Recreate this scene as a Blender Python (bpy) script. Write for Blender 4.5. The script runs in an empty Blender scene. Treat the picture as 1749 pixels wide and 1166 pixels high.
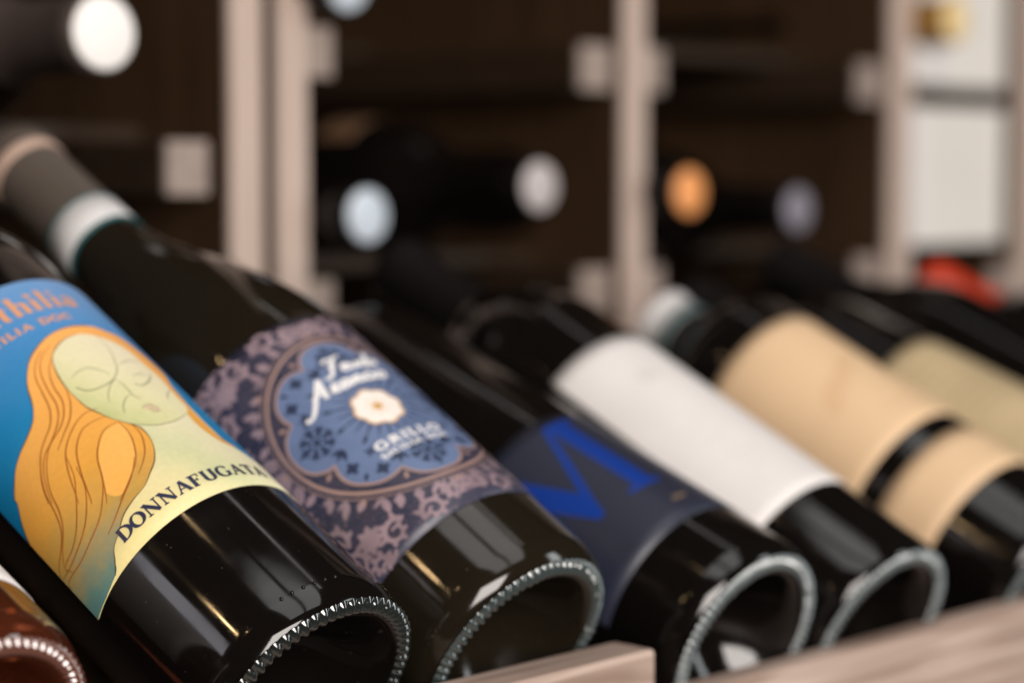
import bpy, bmesh, math, random
from mathutils import Vector, Matrix
R = math.radians
random.seed(7)
scene = bpy.context.scene
C = scene.collection

# ------------------------------------------------------------------ camera
cd = bpy.data.cameras.new('camera')
cam = bpy.data.objects.new('camera', cd); C.objects.link(cam)
cd.sensor_width = 36.0; cd.sensor_fit = 'HORIZONTAL'; cd.lens = 76.914
cd.clip_start = .01; cd.clip_end = 60
YAW, PITCH = 46.546, 4.2165
cam.rotation_euler = (R(90 - PITCH), 0, R(-YAW))
cam.location = (0, 0, 0)
cd.dof.use_dof = True
cd.dof.focus_distance = .610
cd.dof.aperture_fstop = 4.7
cd.dof.aperture_blades = 9
scene.camera = cam

# ------------------------------------------------------------------ world and lamps (indoor shop light)
w = bpy.data.worlds.new('World'); scene.world = w; w.use_nodes = True
wb = w.node_tree.nodes['Background']
wb.inputs[0].default_value = (1.0, .86, .78, 1); wb.inputs[1].default_value = .02

def area(name, loc, target, sx, sy, radiance, col):
    ld = bpy.data.lights.new(name, 'AREA'); ld.shape = 'RECTANGLE'; ld.size = sx; ld.size_y = sy
    ld.energy = radiance * math.pi * sx * sy; ld.color = col
    o = bpy.data.objects.new(name, ld); C.objects.link(o); o.location = loc
    d = Vector(target) - Vector(loc)
    o.rotation_euler = d.to_track_quat('-Z', 'Y').to_euler()
    return o
# ceiling light panel over the customer's side
for lx in (.10, .69):
    o = area('ceiling_panel_lamp', (lx, -.25, 1.45), (lx, -.25, 0), .50, 1.5, 2.0, (1, .975, .96)); o.rotation_euler = (0, 0, 0)
# ceiling tube further along the aisle
o = area('ceiling_tube_lamp', (1.02, .66, 1.35), (1.02, .66, 0), .04, .9, 3.2, (1, .95, .92)); o.rotation_euler = (0, 0, 0)
# unseen soft lamp added behind and beside the camera to fill the post fronts
area('front_fill_lamp', (-.35, -1.55, .55), (.8, .8, 0), 1.3, 1.1, 14.5, (1, .925, .865))
# tall light strip in the aisle to the left
area('aisle_strip_lamp', (-.58, .83, .36), (.42, .47, -.15), .17, .32, 3.0, (.97, .93, 1))
# second light strip, in the aisle to the right
area('aisle_strip_lamp', (1.75, -.75, .30), (.6, .45, -.15), .30, .95, 6.0, (.95, 1, 1))
# small warm spot lamps of the shop
for k, (p, e) in enumerate((((-.46, .665, .64), 1.0), ((-.75, .50, 1.05), 1.0), ((-.30, .98, .82), .5), ((.02, .62, 1.30), .5))):
    ld = bpy.data.lights.new('warm_spot_lamp', 'POINT'); ld.energy = e; ld.color = (1, .66, .32); ld.shadow_soft_size = .013
    o = bpy.data.objects.new('warm_spot_lamp', ld); C.objects.link(o); o.location = p

scene.view_settings.view_transform = 'Standard'
scene.view_settings.look = 'None'
scene.view_settings.exposure = 0
scene.view_settings.gamma = 1
scene.cycles.use_denoising = True
scene.cycles.max_bounces = 8

# ------------------------------------------------------------------ material helpers
def s2l(c):
    f = lambda v: (v / 12.92) if v <= .04045 else ((v + .055) / 1.055) ** 2.4
    return tuple(f(v / 255) for v in c) + (1,)
def mat(name, col, rough=.5, spec=.5, noise=0, nscale=200, coat=0, bump=0, bscale=400, trans=0, sss=0):
    m = bpy.data.materials.new(name); m.use_nodes = True
    nt = m.node_tree; b = nt.nodes['Principled BSDF']
    b.inputs['Base Color'].default_value = col if len(col) == 4 else tuple(col) + (1,)
    b.inputs['Roughness'].default_value = rough
    b.inputs['Specular IOR Level'].default_value = spec
    b.inputs['Coat Weight'].default_value = coat
    b.inputs['Coat Roughness'].default_value = .04
    b.inputs['Transmission Weight'].default_value = trans
    tc = nt.nodes.new('ShaderNodeTexCoord')
    if noise:
        n = nt.nodes.new('ShaderNodeTexNoise'); n.inputs['Scale'].default_value = nscale; n.inputs['Detail'].default_value = 5
        nt.links.new(tc.outputs['Object'], n.inputs['Vector'])
        mp = nt.nodes.new('ShaderNodeMapRange'); mp.inputs['From Min'].default_value = .3; mp.inputs['From Max'].default_value = .7
        mp.inputs['To Min'].default_value = 1 - noise; mp.inputs['To Max'].default_value = 1 + noise
        nt.links.new(n.outputs['Fac'], mp.inputs['Value'])
        mx = nt.nodes.new('ShaderNodeMix'); mx.data_type = 'RGBA'; mx.blend_type = 'MULTIPLY'; mx.inputs[0].default_value = 1
        mx.inputs[6].default_value = b.inputs['Base Color'].default_value
        nt.links.new(mp.outputs[0], mx.inputs[7]); nt.links.new(mx.outputs[2], b.inputs['Base Color'])
    if bump:
        n2 = nt.nodes.new('ShaderNodeTexNoise'); n2.inputs['Scale'].default_value = bscale; n2.inputs['Detail'].default_value = 3
        nt.links.new(tc.outputs['Object'], n2.inputs['Vector'])
        bp = nt.nodes.new('ShaderNodeBump'); bp.inputs['Strength'].default_value = bump; bp.inputs['Distance'].default_value = .0004
        nt.links.new(n2.outputs['Fac'], bp.inputs['Height']); nt.links.new(bp.outputs[0], b.inputs['Normal'])
    return m
def wood(name, c0, c1, axis=0, rough=.55, scale=1.0):
    m = bpy.data.materials.new(name); m.use_nodes = True
    nt = m.node_tree; b = nt.nodes['Principled BSDF']; b.inputs['Roughness'].default_value = rough
    tc = nt.nodes.new('ShaderNodeTexCoord'); mp = nt.nodes.new('ShaderNodeMapping')
    sc = [90 * scale, 90 * scale, 90 * scale]; sc[axis] = 5 * scale
    mp.inputs['Scale'].default_value = sc
    nt.links.new(tc.outputs['Object'], mp.inputs['Vector'])
    n = nt.nodes.new('ShaderNodeTexNoise'); n.inputs['Scale'].default_value = 1.6; n.inputs['Detail'].default_value = 6; n.inputs['Distortion'].default_value = .6
    nt.links.new(mp.outputs[0], n.inputs['Vector'])
    cr = nt.nodes.new('ShaderNodeValToRGB'); cr.color_ramp.elements[0].position = .32; cr.color_ramp.elements[1].position = .68
    cr.color_ramp.elements[0].color = tuple(c0) + (1,); cr.color_ramp.elements[1].color = tuple(c1) + (1,)
    nt.links.new(n.outputs['Fac'], cr.inputs[0]); nt.links.new(cr.outputs[0], b.inputs['Base Color'])
    bp = nt.nodes.new('ShaderNodeBump'); bp.inputs['Strength'].default_value = .25; bp.inputs['Distance'].default_value = .0006
    nt.links.new(n.outputs['Fac'], bp.inputs['Height']); nt.links.new(bp.outputs[0], b.inputs['Normal'])
    return m
def print_ramp(name, stops, dirv, noise=.06, rough=.5, extra=None, nscale=1.2):
    """flat print whose ink changes across the label: UV is (mm around, mm along)/100; stops are placed along dirv"""
    m = bpy.data.materials.new(name); m.use_nodes = True
    nt = m.node_tree; b = nt.nodes['Principled BSDF']; b.inputs['Roughness'].default_value = rough; b.inputs['Specular IOR Level'].default_value = .35
    uv = nt.nodes.new('ShaderNodeUVMap')
    dt = nt.nodes.new('ShaderNodeVectorMath'); dt.operation = 'DOT_PRODUCT'; dt.inputs[1].default_value = (dirv[0], dirv[1], 0)
    nt.links.new(uv.outputs[0], dt.inputs[0])
    n = nt.nodes.new('ShaderNodeTexNoise'); n.inputs['Scale'].default_value = 9 * nscale; n.inputs['Detail'].default_value = 6; n.inputs['Roughness'].default_value = .6
    nt.links.new(uv.outputs[0], n.inputs['Vector'])
    ma = nt.nodes.new('ShaderNodeMath'); ma.operation = 'MULTIPLY_ADD'; ma.inputs[1].default_value = noise * 3
    nt.links.new(n.outputs['Fac'], ma.inputs[0]); nt.links.new(dt.outputs['Value'], ma.inputs[2])
    cr = nt.nodes.new('ShaderNodeValToRGB'); el = cr.color_ramp.elements
    lo, hi = stops[0][0], stops[-1][0]
    mr = nt.nodes.new('ShaderNodeMapRange'); mr.inputs['From Min'].default_value = lo + noise * 1.5; mr.inputs['From Max'].default_value = hi + noise * 1.5
    nt.links.new(ma.outputs[0], mr.inputs['Value']); nt.links.new(mr.outputs[0], cr.inputs[0])
    while len(el) < len(stops): el.new(.5)
    for e, (p, c) in zip(el, stops): e.position = (p - lo) / (hi - lo)
    for e, (p, c) in zip(cr.color_ramp.elements, stops): e.color = s2l(c)
    n2 = nt.nodes.new('ShaderNodeTexNoise'); n2.inputs['Scale'].default_value = 60; n2.inputs['Detail'].default_value = 5
    nt.links.new(uv.outputs[0], n2.inputs['Vector'])
    m2 = nt.nodes.new('ShaderNodeMapRange'); m2.inputs['From Min'].default_value = .3; m2.inputs['From Max'].default_value = .7
    m2.inputs['To Min'].default_value = .96; m2.inputs['To Max'].default_value = 1.03
    nt.links.new(n2.outputs['Fac'], m2.inputs['Value'])
    mx = nt.nodes.new('ShaderNodeMix'); mx.data_type = 'RGBA'; mx.blend_type = 'MULTIPLY'; mx.inputs[0].default_value = 1
    nt.links.new(cr.outputs[0], mx.inputs[6]); nt.links.new(m2.outputs[0], mx.inputs[7]); nt.links.new(mx.outputs[2], b.inputs['Base Color'])
    return m

M = {}
def glass(name, col, bump=.02):
    m = mat(name, col, rough=.085, spec=.5, bump=bump, bscale=140)
    nt = m.node_tree; b = nt.nodes['Principled BSDF']; tc = nt.nodes.new('ShaderNodeTexCoord')
    n = nt.nodes.new('ShaderNodeTexNoise'); n.inputs['Scale'].default_value = 55; n.inputs['Detail'].default_value = 4
    nt.links.new(tc.outputs['Object'], n.inputs['Vector'])
    mr = nt.nodes.new('ShaderNodeMapRange'); mr.inputs['From Min'].default_value = .35; mr.inputs['From Max'].default_value = .72
    mr.inputs['To Min'].default_value = .055; mr.inputs['To Max'].default_value = .16
    nt.links.new(n.outputs['Fac'], mr.inputs['Value']); nt.links.new(mr.outputs[0], b.inputs['Roughness'])
    d = nt.nodes.new('ShaderNodeTexNoise'); d.inputs['Scale'].default_value = 950; d.inputs['Detail'].default_value = 1
    nt.links.new(tc.outputs['Object'], d.inputs['Vector'])
    md = nt.nodes.new('ShaderNodeMapRange'); md.inputs['From Min'].default_value = .765; md.inputs['From Max'].default_value = .83
    nt.links.new(d.outputs['Fac'], md.inputs['Value'])
    mx = nt.nodes.new('ShaderNodeMix'); mx.data_type = 'RGBA'; mx.inputs[6].default_value = tuple(col) + (1,); mx.inputs[7].default_value = (.09, .085, .08, 1)
    nt.links.new(md.outputs[0], mx.inputs[0]); nt.links.new(mx.outputs[2], b.inputs['Base Color'])
    return m
M['glass'] = glass('dark_bottle_glass', (.0045, .0034, .003))
M['glass_olive'] = glass('olive_bottle_glass', (.0125, .0095, .0058))
M['glass_rose'] = mat('rose_wine_glass', (.30, .075, .030), rough=.05, bump=.02, bscale=120, noise=.25, nscale=40, trans=.85)
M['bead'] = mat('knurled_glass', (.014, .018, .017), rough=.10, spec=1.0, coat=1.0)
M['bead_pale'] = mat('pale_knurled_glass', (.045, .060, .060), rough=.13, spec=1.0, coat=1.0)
M['bead_far'] = mat('glint_toned_knurled_glass', (.13, .155, .16), rough=.18, spec=1.0, coat=1.0)  # blurred glints of the far ridges put into a paler base colour
M['bead_rose'] = mat('rose_knurled_glass', (.13, .05, .035), rough=.08, spec=1.0, coat=1.0)
M['paper_white'] = mat('white_paper', s2l((229, 225, 223)), rough=.6, noise=.025, nscale=60, bump=.1, bscale=900)
M['paper_tan'] = mat('tan_paper', s2l((226, 193, 154)), rough=.6, noise=.04, nscale=25, bump=.1, bscale=700)
M['tan_shade'] = mat('light_brown_ink', s2l((218, 182, 142)), rough=.6)
M['brown_shade'] = mat('warm_brown_ink', s2l((196, 146, 98)), rough=.6)
M['brown_label'] = mat('brown_label_paper', s2l((112, 82, 58)), rough=.6, noise=.2, nscale=60)
M['olive_shade'] = mat('olive_ink', s2l((158, 140, 104)), rough=.6)
M['paper_olive'] = mat('olive_beige_paper', s2l((188, 168, 132)), rough=.65, noise=.16, nscale=28)
M['navy_label'] = mat('navy_label_paper', s2l((40, 44, 60)), rough=.42, noise=.05, nscale=60)
M['royal_blue'] = mat('royal_blue_ink', s2l((0, 52, 142)), rough=.4)
M['gold_ink'] = mat('bronze_ink', s2l((150, 125, 95)), rough=.35)
M['grey_ink'] = mat('pale_grey_ink', s2l((205, 203, 196)), rough=.5)
M['white_ink'] = mat('white_ink', s2l((238, 236, 236)), rough=.5)
M['ink_navy'] = mat('dark_navy_ink', s2l((42, 46, 74)), rough=.45)
M['ink_tan'] = mat('tan_ink', s2l((226, 160, 108)), rough=.45)
M['strand_ink'] = mat('brown_line_ink', s2l((160, 92, 30)), rough=.5, noise=.2, nscale=300)
M['edge_ink'] = mat('dark_brown_line_ink', s2l((104, 66, 34)), rough=.5, noise=.2, nscale=300)
M['lip_ink'] = mat('beige_rose_ink', s2l((214, 192, 156)), rough=.5)
M['face_ink'] = mat('grey_green_line_ink', s2l((122, 128, 98)), rough=.5, noise=.1, nscale=300)
M['b2_ground'] = mat('indigo_label_paper', s2l((42, 46, 68)), rough=.38, noise=.15, nscale=120)
M['b2_damask'] = mat('mauve_copper_ink', s2l((144, 124, 132)), rough=.36, noise=.2, nscale=130)
def lace(m, col, scale, width):
    nt = m.node_tree; b = nt.nodes['Principled BSDF']; uv = nt.nodes.new('ShaderNodeUVMap')
    n = nt.nodes.new('ShaderNodeTexNoise'); n.inputs['Scale'].default_value = scale; n.inputs['Detail'].default_value = 2
    nt.links.new(uv.outputs[0], n.inputs['Vector'])
    a = nt.nodes.new('ShaderNodeMath'); a.operation = 'PINGPONG'; a.inputs[1].default_value = .055
    nt.links.new(n.outputs['Fac'], a.inputs[0])
    mr = nt.nodes.new('ShaderNodeMapRange'); mr.inputs['From Min'].default_value = width; mr.inputs['From Max'].default_value = width * .5
    nt.links.new(a.outputs[0], mr.inputs['Value'])
    mx = nt.nodes.new('ShaderNodeMix'); mx.data_type = 'RGBA'; mx.inputs[7].default_value = col
    src = b.inputs['Base Color'].links[0].from_socket
    nt.links.new(src, mx.inputs[6]); nt.links.new(mr.outputs[0], mx.inputs[0]); nt.links.new(mx.outputs[2], b.inputs['Base Color'])
lace(M['b2_ground'], s2l((108, 92, 100)), 30, .010)
M['b2_copper'] = mat('copper_ink', s2l((164, 134, 124)), rough=.35, noise=.08, nscale=200)
M['b2_medal'] = mat('periwinkle_ink', s2l((100, 118, 154)), rough=.45, noise=.08, nscale=120)
M['b2_dark'] = mat('midnight_ink', s2l((36, 48, 76)), rough=.45)
M['b2_flower'] = mat('cream_white_ink', s2l((244, 234, 226)), rough=.5)
M['b2_gold'] = mat('ochre_ink', s2l((208, 160, 84)), rough=.45)
M['capsule_taupe'] = mat('taupe_capsule_foil', s2l((84, 75, 68)), rough=.42, noise=.06, nscale=60)
M['capsule_black'] = mat('black_capsule_foil', (.005, .004, .004), rough=.55, spec=.12)
M['capsule_sheen'] = mat('sheen_toned_capsule_foil', s2l((74, 64, 60)), rough=.3, noise=.1, nscale=50)  # dark foil with its grey reflected light put into the base colour
M['capsule_tan'] = mat('tan_band', s2l((186, 158, 142)), rough=.5)
M['band_white'] = mat('white_paper_band', s2l((208, 206, 206)), rough=.55, noise=.05, nscale=90)
M['band_teal'] = mat('teal_ink', s2l((20, 96, 100)), rough=.5)
M['capsule_red'] = mat('red_capsule_foil', s2l((208, 58, 24)), rough=.4)
M['disc_white'] = mat('white_cap', s2l((250, 247, 244)), rough=.5)
M['disc_bluewhite'] = mat('bluish_white_cap', s2l((206, 218, 230)), rough=.4, noise=.12, nscale=90)
M['disc_grey'] = mat('silver_grey_cap', s2l((196, 188, 188)), rough=.45, noise=.06, nscale=200)
M['disc_orange'] = mat('orange_cap', s2l((255, 172, 104)), rough=.4)
M['disc_dim'] = mat('dull_grey_cap', s2l((140, 136, 148)), rough=.4, noise=.1, nscale=120)
M['disc_gold'] = mat('pale_gold_cap', s2l((250, 220, 160)), rough=.4)
M['capsule_gold'] = mat('dark_gold_foil', s2l((150, 110, 40)), rough=.35)
M['carton'] = mat('cream_carton', s2l((238, 233, 226)), rough=.6, noise=.03, nscale=30)
M['carton_side'] = mat('white_carton', s2l((240, 236, 234)), rough=.6, noise=.02, nscale=30)
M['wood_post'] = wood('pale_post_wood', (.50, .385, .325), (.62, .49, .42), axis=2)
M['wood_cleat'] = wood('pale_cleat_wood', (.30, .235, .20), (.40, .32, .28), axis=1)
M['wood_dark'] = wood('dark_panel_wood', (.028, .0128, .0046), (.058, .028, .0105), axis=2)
M['wood_shelf'] = wood('dark_shelf_wood', (.015, .0075, .0033), (.034, .017, .007), axis=0)
M['wood_rail'] = wood('pale_rail_wood', (.30, .205, .16), (.58, .445, .375), axis=0, scale=1.4)

# printed inks whose tone changes across the first label
M['art_blue'] = print_ramp('blue_print', [(.30, (0, 74, 118)), (.62, (0, 112, 160)), (1.0, (22, 126, 180)), (1.35, (72, 138, 196)), (1.7, (120, 160, 208))], (.45, 1.0), noise=.05)
M['art_hair'] = print_ramp('orange_print', [(.30, (70, 126, 150)), (.48, (104, 142, 132)), (.64, (190, 152, 76)), (.80, (226, 162, 66)), (1.2, (244, 176, 92)), (1.6, (248, 176, 100))], (-.28 + .45, 1.0), noise=.06)
M['art_cream'] = print_ramp('cream_print', [(-.05, (234, 218, 152)), (.16, (228, 216, 162)), (.32, (204, 206, 160)), (.44, (222, 216, 178)), (.60, (234, 224, 192)), (1.4, (234, 226, 200))], (1.0, .55), noise=.05)
M['art_face'] = print_ramp('pale_face_print', [(.34, (186, 192, 132)), (.44, (212, 210, 158)), (.56, (226, 220, 178)), (.72, (234, 224, 192)), (1.1, (240, 228, 204))], (1.0, .55), noise=.05)
M['art_hair_light'] = print_ramp('light_orange_print', [(.5, (226, 166, 76)), (.8, (240, 178, 88)), (1.3, (248, 186, 104))], (-.1, 1.0), noise=.06)

# ------------------------------------------------------------------ object helpers
def obj(name, bm, material, parent=None, smooth=True, mw=None):
    me = bpy.data.meshes.new(name)
    bm.normal_update(); bm.to_mesh(me); bm.free()
    for p in me.polygons: p.use_smooth = smooth
    mats = material if isinstance(material, (list, tuple)) else [material]
    for m in mats: me.materials.append(m)
    o = bpy.data.objects.new(name, me); C.objects.link(o)
    if parent: o.parent = parent
    return o
def thing(name, label, cat, mtx, group=None):
    o = bpy.data.objects.new(name, None); C.objects.link(o); o.empty_display_size = .02
    o.matrix_world = mtx; o['label'] = label; o['category'] = cat
    if group: o['group'] = group
    return o
def lathe(prof, n=96, cap_start=False, cap_end=False):
    bm = bmesh.new(); rings = []
    for r, z in prof:
        if r < 1e-7: rings.append([bm.verts.new((0, 0, z))]); continue
        rings.append([bm.verts.new((r * math.sin(2 * math.pi * i / n), r * math.cos(2 * math.pi * i / n), z)) for i in range(n)])
    for a, b in zip(rings, rings[1:]):
        for i in range(n):
            j = (i + 1) % n
            if len(a) == 1: f = (a[0], b[j], b[i])
            elif len(b) == 1: f = (a[i], a[j], b[0])
            else: f = (a[i], a[j], b[j], b[i])
            bm.faces.new(f)
    if cap_start: bm.faces.new(rings[0])
    if cap_end: bm.faces.new(rings[-1][::-1])
    bmesh.ops.recalc_face_normals(bm, faces=bm.faces)
    return bm
def catmull(pts, step=None, closed=False, sub=6):
    out = []; n = len(pts)
    for i in range(n if closed else n - 1):
        g = (lambda k: pts[k % n]) if closed else (lambda k: pts[min(max(k, 0), n - 1)])
        p0, p1, p2, p3 = g(i - 1), g(i), g(i + 1), g(i + 2)
        for q in range(sub):
            t = q / sub
            out.append(tuple(.5 * ((2 * p1[k]) + (-p0[k] + p2[k]) * t + (2 * p0[k] - 5 * p1[k] + 4 * p2[k] - p3[k]) * t * t + (-p0[k] + 3 * p1[k] - 3 * p2[k] + p3[k]) * t ** 3) for k in range(len(pts[0]))))
    if not closed: out.append(tuple(pts[-1]))
    return out
def chaikin(pts, n=2, closed=True):
    for _ in range(n):
        o = []
        m = len(pts)
        rng = range(m) if closed else range(m - 1)
        if not closed: o.append(pts[0])
        for i in rng:
            a, b = pts[i], pts[(i + 1) % m]
            o.append(tuple(.75 * a[k] + .25 * b[k] for k in range(2))); o.append(tuple(.25 * a[k] + .75 * b[k] for k in range(2)))
        if not closed: o.append(pts[-1])
        pts = o
    return pts

class Art:
    """flat shapes in label millimetres (u around, s along), laid onto the cylinder of radius r metres"""
    def __init__(self, r, off):
        self.r, self.off, self.bm, self.k = r, off, bmesh.new(), 0
    def _lift(self): self.k += 1; return self.off + (self.k % 14) * 2.2e-6
    def poly(self, pts, clip=None):
        b = bmesh.new(); vs = [b.verts.new((p[0], p[1], 0)) for p in pts]
        try: b.faces.new(vs)
        except ValueError: b.free(); return
        bmesh.ops.triangulate(b, faces=b.faces, quad_method='BEAUTY', ngon_method='BEAUTY')
        u0 = min(p[0] for p in pts); u1 = max(p[0] for p in pts)
        k = math.ceil(u0 / 1.5)
        while k * 1.5 < u1:
            g = list(b.verts) + list(b.edges) + list(b.faces)
            bmesh.ops.bisect_plane(b, geom=g, dist=1e-6, plane_co=(k * 1.5, 0, 0), plane_no=(1, 0, 0)); k += 1
        if clip:
            for co, no in (((clip[0], 0, 0), (-1, 0, 0)), ((clip[1], 0, 0), (1, 0, 0)), ((0, clip[2], 0), (0, -1, 0)), ((0, clip[3], 0), (0, 1, 0))):
                g = list(b.verts) + list(b.edges) + list(b.faces)
                bmesh.ops.bisect_plane(b, geom=g, dist=1e-6, plane_co=co, plane_no=no, clear_outer=True)
        self._add(b)
    def _add(self, b):
        rr = self.r + self._lift(); mp = {}
        uvl = self.bm.loops.layers.uv.verify()
        for f in b.faces:
            if f.calc_area() < 1e-9: continue
            loc = []
            for v in f.verts:
                if v not in mp:
                    a = v.co.x / (self.r * 1000)
                    mp[v] = self.bm.verts.new((rr * math.sin(a), rr * math.cos(a), v.co.y / 1000))
                loc.append(v)
            try: nf = self.bm.faces.new([mp[v] for v in loc])
            except ValueError: continue
            for l, v in zip(nf.loops, loc): l[uvl].uv = (v.co.x / 100, v.co.y / 100)
        b.free()
    def stroke(self, pts, wd, clip=None):
        """pts polyline, wd constant or one width per point"""
        n = len(pts)
        if not isinstance(wd, (list, tuple)): wd = [wd] * n
        P, W = [pts[0]], [wd[0]]
        for i in range(n - 1):
            d = math.dist(pts[i], pts[i + 1]); m = max(1, int(d / 1.2))
            for q in range(1, m + 1):
                t = q / m; P.append((pts[i][0] + (pts[i + 1][0] - pts[i][0]) * t, pts[i][1] + (pts[i + 1][1] - pts[i][1]) * t)); W.append(wd[i] + (wd[i + 1] - wd[i]) * t)
        b = bmesh.new(); prev = None; n = len(P)
        for i in range(n):
            a, c = P[max(i - 1, 0)], P[min(i + 1, n - 1)]
            tx, ty = c[0] - a[0], c[1] - a[1]; L = math.hypot(tx, ty) or 1
            nx, ny = -ty / L * W[i] / 2, tx / L * W[i] / 2
            if clip and not (clip[0] <= P[i][0] <= clip[1] and clip[2] <= P[i][1] <= clip[3]): prev = None; continue
            cur = (b.verts.new((P[i][0] + nx, P[i][1] + ny, 0)), b.verts.new((P[i][0] - nx, P[i][1] - ny, 0)))
            if prev: b.faces.new((prev[0], prev[1], cur[1], cur[0]))
            prev = cur
        self._add(b)
    def disc(self, c, r, n=20, clip=None):
        self.poly([(c[0] + r * math.cos(2 * math.pi * i / n), c[1] + r * math.sin(2 * math.pi * i / n)) for i in range(n)], clip)
    def done(self, name, m, parent):
        bmesh.ops.recalc_face_normals(self.bm, faces=self.bm.faces)
        for f in self.bm.faces:
            c = f.calc_center_median()
            if f.normal.dot(Vector((c.x, c.y, 0))) < 0: f.normal_flip()
        return obj(name, self.bm, m, parent)
def sheet(r, off, u0, u1, s0, s1, thick=.00012):
    """a label: a thin curved sheet of paper with its own thickness; u, s in mm"""
    bm = bmesh.new(); uvl = bm.loops.layers.uv.verify()
    n = max(4, int((u1 - u0) / 1.0)); m = max(2, int((s1 - s0) / 6))
    def P(i, j, rr):
        a = (u0 + (u1 - u0) * i / n) / (r * 1000)
        return (rr * math.sin(a), rr * math.cos(a), (s0 + (s1 - s0) * j / m) / 1000)
    top = [[bm.verts.new(P(i, j, r + off)) for j in range(m + 1)] for i in range(n + 1)]
    low = [[bm.verts.new(P(i, j, r + off - thick)) for j in range(m + 1)] for i in range(n + 1)]
    def face(vs, uvs):
        f = bm.faces.new(vs)
        for l, q in zip(f.loops, uvs): l[uvl].uv = q
    uv = lambda i, j: ((u0 + (u1 - u0) * i / n) / 100, (s0 + (s1 - s0) * j / m) / 100)
    for i in range(n):
        for j in range(m):
            face((top[i][j], top[i][j + 1], top[i + 1][j + 1], top[i + 1][j]), (uv(i, j), uv(i, j + 1), uv(i + 1, j + 1), uv(i + 1, j)))
    for i in range(n):
        for j, fl in ((0, 0), (m, 1)):
            v = (top[i][j], top[i + 1][j], low[i + 1][j], low[i][j]); face(v if not fl else v[::-1], [uv(i, j)] * 4)
    for j in range(m):
        for i, fl in ((0, 1), (n, 0)):
            v = (top[i][j], top[i][j + 1], low[i][j + 1], low[i][j]); face(v if fl else v[::-1], [uv(i, j)] * 4)
    bmesh.ops.recalc_face_normals(bm, faces=bm.faces)
    return bm
def box_bm(x0, x1, y0, y1, z0, z1, bevel=.0015, seg=2):
    bm = bmesh.new()
    bmesh.ops.create_cube(bm, size=1)
    for v in bm.verts:
        v.co = ((x0 + x1) / 2 + v.co.x * (x1 - x0), (y0 + y1) / 2 + v.co.y * (y1 - y0), (z0 + z1) / 2 + v.co.z * (z1 - z0))
    if bevel: bmesh.ops.bevel(bm, geom=list(bm.edges), offset=bevel, segments=seg, affect='EDGES', profile=.6)
    return bm
def axis_matrix(c, d):
    d = Vector(d).normalized(); a = d.cross(Vector((0, 0, 1))).normalized(); b = a.cross(d)
    return Matrix(((a.x, b.x, d.x, c[0]), (a.y, b.y, d.y, c[1]), (a.z, b.z, d.z, c[2]), (0, 0, 0, 1)))
def lie(c, az, el):
    az, el = R(az), R(el)
    return axis_matrix(c, (math.sin(az) * math.cos(el), math.cos(az) * math.cos(el), math.sin(el)))

# ------------------------------------------------------------------ the setting: one dark back wall, one floor far below
bm = box_bm(-1.2, 3.2, 1.16, 1.20, -1.1, 1.9, 0)
M['wall'] = mat('dark_back_wall', (.008, .005, .003), rough=.8, noise=.2, nscale=10)
o = obj('wall', bm, M['wall'], smooth=False); o['kind'] = 'structure'
bm = box_bm(-3, 4, -3, 1.16, -1.14, -1.10, 0)
M['floor'] = mat('dark_floor_tile', (.035, .028, .024), rough=.5, noise=.2, nscale=8)
o = obj('floor', bm, M['floor'], smooth=False); o['kind'] = 'structure'

# ------------------------------------------------------------------ wall racks
YF = .80
def rack(name, label, posts, shelves, x0, x1, cleats):
    t = thing(name, label, 'wine rack', Matrix.Translation((x0, YF, -1.1)))
    inv = t.matrix_world.inverted()
    def part(n, bm, m, smooth=False):
        bmesh.ops.transform(bm, matrix=inv, verts=bm.verts); return obj(n, bm, m, t, smooth)
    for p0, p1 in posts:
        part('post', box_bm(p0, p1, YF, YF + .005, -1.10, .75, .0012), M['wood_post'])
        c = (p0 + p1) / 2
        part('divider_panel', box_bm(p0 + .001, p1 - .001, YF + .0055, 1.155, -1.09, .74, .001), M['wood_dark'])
    for (a, b, z, back) in shelves:
        part('shelf', box_bm(a, b, YF + back, 1.154, z - .0042, z + .0038, .001), M['wood_shelf'])
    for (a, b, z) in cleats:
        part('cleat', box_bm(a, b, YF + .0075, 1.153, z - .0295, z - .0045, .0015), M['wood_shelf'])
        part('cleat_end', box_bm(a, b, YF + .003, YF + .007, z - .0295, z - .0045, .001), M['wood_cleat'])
    return t
LA, LB, LC = -.0445, .0790, .2025     # shelf heights in the right-hand rack
pr = [(.6830, .7015), (.9365, .9550), (1.2020, 1.2255), (1.3640, 1.3900)]
sh, cl = [], []
for (a0, a1), (b0, b1) in zip(pr, pr[1:]):
    ca, cb = a1 - .0005, b0 + .0005
    for z in ((LA, LB, LC) if a0 < 1.1 else (-.0545, .0545, .2025)):
        sh.append((ca, cb, z, .21 if (a0 < .8 and z == LB) else .07))
        if a0 > 1.1 and z < 0: cl.append((b0 - .0300, b0 - .0040, z))
        if a0 < 1.1: cl.append((a1 + .0005, a1 + .0190, z)); cl.append((b0 - .0330, b0 - .0080, z))
rack('wine_rack', 'long dark wooden wall rack with pale front posts behind the row of bottles', pr, sh, .6795, 1.39, cl)
sl, cl = [], []
for z in (-.1000, .0225, .145):
    sl.append((.40, .6545, z, .07)); cl.append((.6195, .6430, z))
rack('wine_rack', 'wall rack at far left whose single post stands against its neighbour', [(.6545, .6735)], sl, .40, .6750, cl)

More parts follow.
